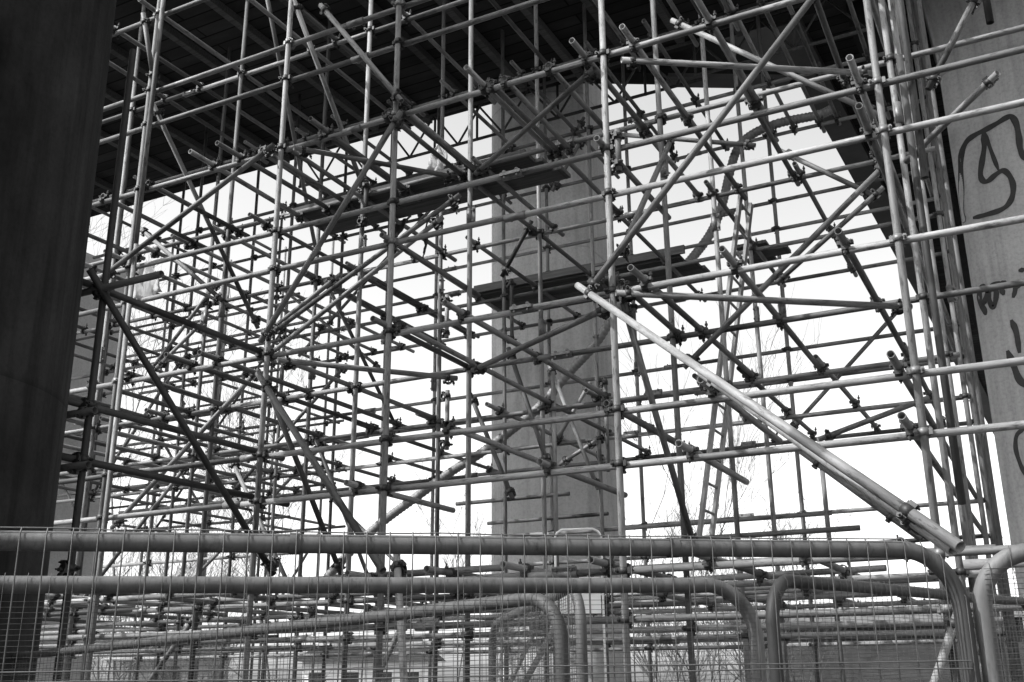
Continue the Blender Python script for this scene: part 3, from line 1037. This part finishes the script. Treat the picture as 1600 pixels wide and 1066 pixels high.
# --- lattice beams hanging under the deck in the farthest row
for bi, (xa, xb, h, lab) in enumerate(((-10.2, -6.75, 7.68, 'lattice girder below the deck edge left of the middle pier'),
                                       (-6.9, -3.3, 7.72, 'lattice girder crossing the head of the middle pier'),
                                       (-3.45, -1.2, 7.76, 'lattice girder below the deck right of the middle pier'))):
    y = 12.12 + 0.06 * (bi % 2)
    e = empty('lattice_beam', (xa, y, h + EYE), lab, 'lattice beam', 'lattice beams under the deck')
    for nm, z in (('bottom_chord', h), ('top_chord', h + 0.62)):
        m = MB()
        m.cyl((xa, y, z + EYE), (xb, y, z + EYE), 0.024, 10)
        link(nm, m.mesh(nm), TUBE_DARK, e)
    n = int((xb - xa) / 0.42)
    for k in range(n):
        x = xa + (xb - xa) * (k + 0.5) / n
        hw = (xb - xa) / n / 2
        s = 1 if k % 2 else -1
        m = MB()
        m.cyl((x - hw * s, y, h + EYE), (x + hw * s, y, h + 0.62 + EYE), 0.017, 8)
        link('lacing_bar', m.mesh('lacing_bar'), TUBE_DARK, e)
    for k in range(0, n + 1, 3):
        x = xa + (xb - xa) * k / n
        m = MB()
        m.cyl((x, y + .03, h + EYE), (x, y + .03, h + 0.62 + EYE), 0.02, 8)
        link('post', m.mesh('post'), TUBE_DARK, e)

# --- plank platforms
PL = [(-6.7, -3.85, 7.80, 3, UP + .05, 'near upper platform'), (-6.2, -3.35, 10.95, 4, UP + .05, 'far upper platform before the pier'),
      (-2.76, -2.34, 11.0, 3, UP + .05, 'small platform by the ladder')]
for (xa, xb, y, nb, h, lab) in PL:
    for k in range(nb):
        m = MB()
        L = xb - xa + random.uniform(-.1, .1)
        m.box((0, 0, 0), (L, 0.222, 0.038))
        o = link('scaffold_board', m.mesh('scaffold_board'), BOARD, None, Matrix.Translation((xa + random.uniform(-.06, .06), y + 0.228 * k, h + EYE + random.uniform(0, .004))))
        tag(o, 'weathered timber plank of the %s, %s plank from the front' % (lab, ORD[k]), 'plank', 'scaffold planks')
        for xx in (0.03, L - 0.05):
            m = MB()
            m.box((xx, -0.002, -0.0015), (xx + 0.02, 0.224, 0.0395))
            b_ = link('end_band', m.mesh('end_band'), COUP, None, o.matrix_basis.copy())
            b_.parent = o
            b_.matrix_parent_inverse = o.matrix_basis.inverted()
for (xa, xb, y, h, lab) in ((-6.2, -4.55, 10.9, 4.70, 'timber toe board on edge before the middle pier'), (-4.3, -3.38, 10.9, 4.70, 'timber toe board on edge right of the middle pier')):
    m = MB()
    m.box((0, 0, 0), (xb - xa, 0.036, 0.1))
    tag(link('toe_board', m.mesh('toe_board'), BOARD, None, Matrix.Translation((xa, y, h + EYE))), lab, 'toe board', 'toe boards')

# --- ladder
e = empty('ladder', (-2.95, 9.6, 1.0 + EYE), 'pale alloy ladder leaning through the right half of the scaffold', 'ladder')
for (pa, pb) in (((-3.03, 9.6, 1.12), (-2.34, 9.6, 4.70)), ((-3.03, 9.98, 1.12), (-2.34, 9.98, 4.70))):
    m = MB()
    a_, b_ = Vector(pa) + Vector((0, 0, EYE)), Vector(pb) + Vector((0, 0, EYE))
    m.bar(a_, b_, 0.03, 0.085, (0, 1, 0))
    st = link('stile', m.mesh('stile'), ALLOY, e)
    m = MB()
    for k in range(14):
        p = a_.lerp(b_, (k + .5) / 14)
        m.cyl((p.x, p.y - .0165, p.z), (p.x, p.y + .0165, p.z), 0.014, 10)
    link('rung_ends', m.mesh('rung_ends'), HOLE, st)
for k in range(14):
    t = (k + .5) / 14
    x, z = -3.03 + 0.69 * t, 1.12 + 3.58 * t + EYE
    m = MB()
    m.cyl((x, 9.6, z), (x, 9.98, z), 0.0135, 10)
    link('rung', m.mesh('rung'), ALLOY, e)

# --- ribbed hoses


def hose(pts, r, lab):
    P = smooth_path(pts, 14)
    m = MB()
    dense = []
    for i in range(len(P) - 1):
        n = max(2, int((P[i + 1] - P[i]).length / 0.011))
        for k in range(n):
            dense.append(P[i].lerp(P[i + 1], k / n))
    dense.append(P[-1])
    m.sweep(dense, lambda i: r * (1.0 if (i // 2) % 2 else 0.9), 12)
    tag(link('ribbed_hose', m.mesh('ribbed_hose'), HOSE), lab, 'hose', 'ribbed hoses')


Z = lambda L: [(x, y, h + EYE) for x, y, h in L]
hose(Z([(-1.75, 12.4, 6.93), (-1.95, 12.35, 6.86), (-2.43, 12.3, 6.85), (-2.79, 12.3, 6.78), (-3.0, 12.3, 6.62), (-3.13, 12.3, 6.3), (-3.27, 12.3, 5.85), (-3.45, 12.25, 5.45), (-3.75, 12.0, 4.95)]), 0.062,
     'ribbed hose drooping from the right-hand deck down to the plank platform')
hose(Z([(-4.2, 11.05, 4.35), (-4.36, 11.0, 4.08), (-4.59, 11.0, 3.78), (-4.94, 11.0, 3.48), (-5.34, 10.95, 3.08), (-6.03, 10.95, 2.66), (-6.49, 10.9, 2.42), (-6.85, 10.7, 2.12), (-7.37, 10.5, 1.71), (-7.91, 10.4, 1.2), (-8.2, 10.4, 0.8)]), 0.058,
     'ribbed hose sloping down across the middle pier to the lower left')


# --- cloths and rags
def cloth(name, outline, lab, mat, fold=0.05, n=9):
    """hanging cloth between a top edge and a bottom edge, with vertical folds"""
    (tl, tr_, bl, br) = [Vector(p) for p in outline]
    m = MB()
    for j in range(n + 1):
        for i in range(n + 1):
            u_, v_ = i / n, j / n
            p = tl.lerp(tr_, u_).lerp(bl.lerp(br, u_), v_)
            p = p + Vector((0.02 * math.sin(9 * v_ + 3 * u_), fold * math.sin(u_ * 17 + v_ * 2), 0.03 * math.sin(u_ * 8) * v_))
            m.v.append(tuple(p))
    for j in range(n):
        for i in range(n):
            k = j * (n + 1) + i
            m.f.append((k, k + 1, k + n + 2, k + n + 1))
            m.sm.append(True)
    o = link(name, m.mesh(name), mat)
    md = o.modifiers.new('thickness', 'SOLIDIFY')
    md.thickness = 0.004
    tag(o, lab, 'cloth')


cloth('dust_sheet', Z([(-8.34, 7.3, 4.22), (-8.0, 7.3, 4.19), (-8.36, 7.35, 3.80), (-7.86, 7.3, 3.80)]), 'pale crumpled sheet hanging by the left-hand upright pair', CLOTH)
cloth('dust_sheet', Z([(-4.99, 8.0, 5.14), (-4.93, 8.0, 5.14), (-5.14, 8.0, 4.84), (-4.82, 8.0, 4.84)]), 'pale wedge-shaped sheet standing on the near upper platform', CLOTH, 0.03)
cloth('rag', Z([(-5.74, 8.5, 4.66), (-5.6, 8.5, 4.68), (-5.86, 8.5, 4.5), (-5.78, 8.5, 4.46)]), 'dark rag knotted under the near upper platform', RAG, 0.02)
cloth('rag', Z([(-5.42, 8.5, 4.62), (-5.38, 8.5, 4.62), (-5.44, 8.5, 4.2), (-5.42, 8.5, 4.2)]), 'thin dark strip of rag dangling below the near upper platform', RAG, 0.01)


# ---------------------------------------------------------------- temporary mesh fence panels
def fence_panel(p0, p1, lab, rad=0.16, z_bot=0.12, pv=0.05, ph=0.0, hz=(), r=0.0205, left=True, right=True, wire=WIRE, wr=0.0016, sag=0.0):
    """p0, p1: top rail ends (centre line corners); wires hang from the rail to the bottom rail"""
    p0, p1 = Vector(p0), Vector(p1)
    dn = (p1 - p0)
    dn.z = 0
    L = dn.length
    dn.normalize()
    nr = Vector((dn.y, -dn.x, 0))           # toward the camera side
    slope = (p1.z - p0.z) / L
    e = empty('fence_panel', (p0.x, p0.y, 0), lab, 'fence panel', 'temporary fence panels')
    P = lambda s, z: Vector((p0.x, p0.y, 0)) + dn * s + Vector((0, 0, z))
    zt = lambda s: p0.z + slope * s
    path = []
    path += [P(0, z_bot), P(0, zt(0) - rad)]
    path += [P(rad - rad * math.cos(a), zt(0) - rad + rad * math.sin(a)) for a in [PI / 2 * k / 10 for k in range(1, 11)]]
    path += [P(s, zt(s) + sag * math.sin(PI * s / L)) for s in [rad + (L - 2 * rad) * k / 8 for k in range(1, 8)]]
    path += [P(L - rad + rad * math.sin(a), zt(L) - rad + rad * math.cos(a)) for a in [PI / 2 * k / 10 for k in range(0, 11)]]
    path += [P(L, z_bot)]
    m = MB()
    m.sweep(path, r, 16)
    link('frame', m.mesh('fence_frame'), FENCE, e)
    m = MB()
    m.cyl(P(0.0, z_bot + .05), P(L, z_bot + .05), r * .8, 12)
    link('bottom_rail', m.mesh('bottom_rail'), FENCE, e)

    def top(s):
        if s < rad:
            return zt(0) - rad + math.sqrt(max(0, rad ** 2 - (rad - s) ** 2))
        if s > L - rad:
            return zt(L) - rad + math.sqrt(max(0, rad ** 2 - (s - L + rad) ** 2))
        return zt(s)
    m = MB()
    s = pv * 0.5
    k = 0
    while s < L:
        lean = random.uniform(-.006, .006)
        t = top(s) + r + 0.005
        pp = [P(s, t) + nr * (r * 0.7), P(s, t - 0.014) + nr * (r + wr + .001), P(s + lean * .3, t - 0.3) + nr * (r * .9 + wr + random.uniform(-.002, .002)), P(s + lean, z_bot + .05) + nr * (r * .9 + wr)]
        m.sweep(pp, wr, 5, False)
        s += pv
    link('vertical_wires', m.mesh('vertical_wires'), wire, e)
    m = MB()
    zz = list(hz)
    if hz:
        m.sweep([P(rad + (L - 2 * rad) * k / 24, zt(rad + (L - 2 * rad) * k / 24) + r + .003 + random.uniform(-.002, .002)) + nr * (r * .72) for k in range(25)], wr, 5, False)
    if ph:
        z = p0.z - 0.04
        while z > z_bot + .05:
            zz.append(z)
            z -= ph
    for z in zz:
        n_ = 6 if len(zz) < 12 else 1
        pp = [P(L * i / n_ + (0.01 if i == 0 else -0.01 if i == n_ else 0), z + slope * L * i / n_ + (random.uniform(-.004, .004) if n_ > 1 else 0)) + nr * (r * .9 + wr * 2.4) for i in range(n_ + 1)]
        m.sweep(pp, wr if n_ > 1 else wr * .8, 5, False)
    if zz:
        link('horizontal_wires', m.mesh('horizontal_wires'), WIRE_D if not ph else wire, e)
    return e


def z_(h):
    return h + EYE


fA = fence_panel((-2.55, 0.88, z_(0.265)), (-0.235, 2.83, z_(0.292)), 'nearest mesh fence panel, its thick top rail crossing the whole lower picture', 0.15, 0.12, 0.05, 0, (z_(0.005), z_(-0.012), z_(-0.3), z_(-0.6), z_(-0.9)))
for s_ in (0.47, 0.755):
    # dark straps round the top rail
    p = Vector((-2.55, 0.88, z_(0.265))).lerp(Vector((-0.235, 2.83, z_(0.292))), s_)
    m = MB()
    dd = Vector((2.315, 1.95, 0.027)).normalized()
    m.cyl(p - dd * .012, p + dd * .012, 0.0235, 14, None, False)
    link('strap', m.mesh('strap'), RAG, fA)
fence_panel((-2.9, 0.98, z_(0.20)), (-0.80, 3.03, z_(0.245)), 'second fence panel just behind the nearest one, its rail lower and darker', 0.15, 0.1, 0.05, 0.0125, (), 0.0205, wr=0.0008)
fence_panel((-6.2, 4.46, z_(0.112)), (-1.30, 2.80, z_(0.222)), 'pale fence panel slanting away to the left below the others', 0.13, 0.1, 0.05, 0.0125, (), 0.0205, wr=0.0009)
fence_panel((-2.75, 5.05, z_(0.27)), (-1.64, 3.71, z_(0.335)), 'grey fine-mesh fence panel receding behind the pale slanting one', 0.16, 0.1, 0.03, 0.0125, (), 0.021, wr=0.0011)
fence_panel((-0.81, 3.27, z_(0.285)), (-0.18, 6.0, z_(0.34)), 'fence panel receding to the right with a broad rounded left corner', 0.14, 0.1, 0.05, 0.0125, (), 0.021, wr=0.0009)
fence_panel((-0.19, 2.86, z_(0.285)), (1.9, 3.3, z_(0.30)), 'near fence panel at the right edge, only its rounded left corner in view', 0.13, 0.1, 0.05, 0.0125, (), 0.0225, wr=0.0009)
# small white barrier beyond
e = empty('barrier', (-3.05, 6.9, 0), 'small white rounded barrier hoop before the foot of the middle pier', 'barrier')
m = MB()
path = [(-3.22, 6.86, 0.1), (-3.22, 6.86, z_(0.96)), (-3.205, 6.863, z_(0.99)), (-3.17, 6.87, z_(1.01)), (-2.97, 6.97, z_(1.015)), (-2.935, 6.99, z_(0.995)), (-2.92, 7.0, z_(0.96)), (-2.92, 7.0, 0.1)]
m.sweep(path, 0.009, 10)
link('hoop', m.mesh('hoop'), WHITE, e)
m = MB()
m.bar((-3.2, 6.875, z_(0.55)), (-2.94, 7.005, z_(0.55)), 0.02, 0.25)
link('board', m.mesh('barrier_board'), WHITE, e)

# loose tubes stacked on the lowest lift
for i in range(9):
    x0 = random.uniform(-8.5, -4)
    y = 6.75 + 0.55 * i
    h = 0.72 + random.uniform(0, .05)
    L = random.uniform(3, 5.5)
    tube('loose_tube', (x0, y, z_(h)), (x0 + L, y + random.uniform(-.4, .4), z_(h)), 'loose tube lying on the lowest lift behind the fence, %s from the front' % ORD[i], 'scaffold tube', 'loose tubes on the lowest lift')

# ---------------------------------------------------------------- far background
# bungalow
o_ = Vector((-36.9, 51.6, -0.6))
dx = Vector((0.89, 0.45, 0)).normalized()
dy = Vector((-0.45, 0.89, 0)).normalized()
rot = Matrix((dx, dy, Vector((0, 0, 1)))).transposed()
e = empty('bungalow', o_, 'far white bungalow with a dark low roof seen under the scaffold', 'house')
m = MB()
m.box((-3.2, 0, 0), (4.2, 5, 3.3), rot, o_)
link('wall', m.mesh('bungalow_wall'), RENDER, e)
m = MB()
for (x, y, z) in ((-3.7, -0.5, 3.3), (4.7, -0.5, 3.3), (4.7, 5.5, 3.3), (-3.7, 5.5, 3.3), (-2.4, 2.5, 4.55), (3.4, 2.5, 4.55)):
    m.v.append(tuple(rot @ Vector((x, y, z)) + o_))
m.f += [(0, 1, 5, 4), (1, 2, 5), (2, 3, 4, 5), (3, 0, 4), (3, 2, 1, 0)]
m.sm += [False] * 5
link('roof', m.mesh('bungalow_roof'), ROOF, e)
for x in (-2.4, -0.35, 1.55, 3.1):
    m = MB()
    m.box((x - .5, -0.05, 1.5), (x + .5, 0.06, 2.75), rot, o_)
    f_ = link('window', m.mesh('window'), WHITE, e)
    m = MB()
    m.box((x - .42, -0.08, 1.58), (x + .42, -0.054, 2.67), rot, o_)
    link('pane', m.mesh('pane'), GLASS, f_)
# low grey sheds at left
o_ = Vector((-32.5, 29.6, -0.4))
dx = Vector((0.85, 0.52, 0)).normalized()
dy = Vector((-0.52, 0.85, 0)).normalized()
rot = Matrix((dx, dy, Vector((0, 0, 1)))).transposed()
e = empty('shed', o_, 'low grey boarded shed far off at lower left', 'shed')
m = MB()
m.box((0, 0, 0), (3.6, 4, 3.55), rot, o_)
link('wall', m.mesh('shed_wall'), SIDING, e)
m = MB()
m.box((-0.3, -0.4, 3.55), (3.8, 4.2, 3.8), rot, o_)
link('roof', m.mesh('shed_roof'), ROOF, e)
m = MB()
m.box((1.5, -0.05, 1.4), (2.5, 0.05, 2.6), rot, o_)
link('window', m.mesh('shed_window'), GLASS, e)
# pale store at lower right
e = empty('store_building', (-8, 33, -0.4), 'long pale low building with a dark doorway far off at lower right', 'building')
m = MB()
m.box((-9, 33, -0.5), (3, 40, 3.2))
link('wall', m.mesh('store_wall'), STORE, e)
m = MB()
m.box((-9.4, 32.5, 3.2), (3.4, 40.4, 3.45))
link('roof', m.mesh('store_roof'), SIDING, e)
m = MB()
m.box((-2.2, 32.95, -0.4), (-0.6, 33.05, 2.2))
link('doorway', m.mesh('doorway'), GLASS, e)


# leafless trees and bushes
def tree(name, base, height, spread, lab, cat, stems, depth, seed, twig=TWIG, r0=0.06):
    rnd = random.Random(seed)
    e = empty(name, base, lab, cat, 'leafless trees and bushes beyond the scaffold')
    mt, mc = MB(), MB()

    def grow(p, d, L, r, lv):
        pts = [p]
        dd = d.copy()
        for k in range(4):
            dd = (dd + Vector((rnd.uniform(-.22, .22), rnd.uniform(-.22, .22), rnd.uniform(-.05, .2)))).normalized()
            pts.append(pts[-1] + dd * L / 4)
        tgt = mt if lv == 0 else mc
        tgt.sweep(pts, lambda i: r * (1 - 0.13 * i), 5 if lv < 2 else 3, False)
        if lv < depth:
            for k in range(rnd.randint(3, 5) if lv < depth - 1 else rnd.randint(3, 6)):
                i = rnd.randint(1, 4)
                nd = (dd + Vector((rnd.uniform(-1, 1), rnd.uniform(-1, 1), rnd.uniform(-.3, .7))) * spread).normalized()
                grow(pts[i], nd, L * rnd.uniform(.5, .75), max(r * .5, 0.0055), lv + 1)
    for k in range(stems):
        b = Vector(base)
        fan = 0.2 if stems < 3 else 0.75
        grow(b, Vector((rnd.uniform(-fan, fan), rnd.uniform(-fan, fan), 1)).normalized(), height * rnd.uniform(.5, .65), r0, 0)
    link('trunk', mt.mesh(name + '_trunk'), BARK, e)
    link('crown', mc.mesh(name + '_crown'), twig, e)


tree('bare_tree', (-23.5, 21.5, -0.3), 12.5, 0.9, 'large bare tree with fine twigs behind the left bays', 'tree', 2, 5, 11, TWIG, 0.05)
tree('bare_bush', (-26.5, 24.5, -0.3), 7.0, 1.0, 'dense twiggy bush low down behind the left bays', 'bush', 5, 4, 5, TWIG, 0.035)
tree('bare_bush', (-23.8, 25.0, -0.3), 6.5, 1.0, 'twiggy bush behind the second front upright', 'bush', 3, 4, 6, TWIG, 0.035)
tree('bare_bush', (-27.5, 22.0, -0.3), 7.5, 1.0, 'dense twiggy bush at the far left beside the pale pier', 'bush', 4, 4, 8, TWIG, 0.035)
tree('bare_tree', (-20.5, 25.0, -0.3), 11.0, 1.0, 'thin bare tree behind the open left-centre bays', 'tree', 2, 5, 21, TWIG, 0.05)
tree('bare_tree', (-9.9, 27.5, -0.3), 10.5, 0.55, 'tall pale slender tree right of the middle pier', 'tree', 2, 4, 3, TWIG, 0.035)
tree('bare_bush', (-9.4, 28.5, -0.3), 5.6, 0.8, 'twiggy bush just right of the middle pier foot', 'bush', 6, 4, 9, TWIG, 0.03)
tree('bare_bush', (-6.8, 29.5, -0.3), 5.4, 0.8, 'twiggy bush behind the foot of the ladder', 'bush', 6, 4, 13, TWIG, 0.03)
tree('bare_tree', (-16.6, 28.0, -0.3), 6.2, 0.7, 'small twiggy tree at the left edge of the middle pier', 'tree', 1, 4, 14, TWIG, 0.04)
tree('bare_bush', (-0.9, 34.0, -0.3), 6.5, 0.35, 'group of thin dry stalks behind the raking props at right', 'bush', 4, 2, 17, TWIG, 0.02)

for k, (x, y, hh) in enumerate(((-14.2, 17.5, 1.7), (-11.6, 18.5, 1.6), (-16.8, 18.0, 1.8), (-7.6, 17.6, 1.7), (-5.2, 18.2, 1.8), (-3.0, 18.8, 1.7))):
    tree('scrub_bush', (x, y, -0.2), hh, 1.1, 'low tangled scrub seen through the fence mesh, %s from the left' % ['second', 'third', 'first', 'fourth', 'fifth', 'sixth'][k], 'bush', 6, 3, 40 + k, BARK, 0.02)

# ground cover seen through the fence
rnd = random.Random(4)
m = MB()
for k in range(7000):
    t = rnd.random()
    y = 14 + 30 * t
    x = rnd.uniform(-1.05, 0.2) * y
    h = rnd.uniform(0.15, 0.55)
    z = -0.36 * min(1, max(0, y - 16) / 20) - 0.05
    a = rnd.uniform(0, 2 * PI)
    ln = rnd.uniform(.05, .3)
    wd = 0.02
    b = len(m.v)
    m.v += [(x - wd * math.cos(a), y - wd * math.sin(a), z), (x + wd * math.cos(a), y + wd * math.sin(a), z), (x + ln * math.cos(a + 1), y + ln * math.sin(a + 1), z + h)]
    m.f.append((b, b + 1, b + 2))
    m.sm.append(False)
tag(link('rough_grass', m.mesh('rough_grass'), TWIG), 'rough dry grass on the ground beyond the fence', 'grass', kind='stuff')
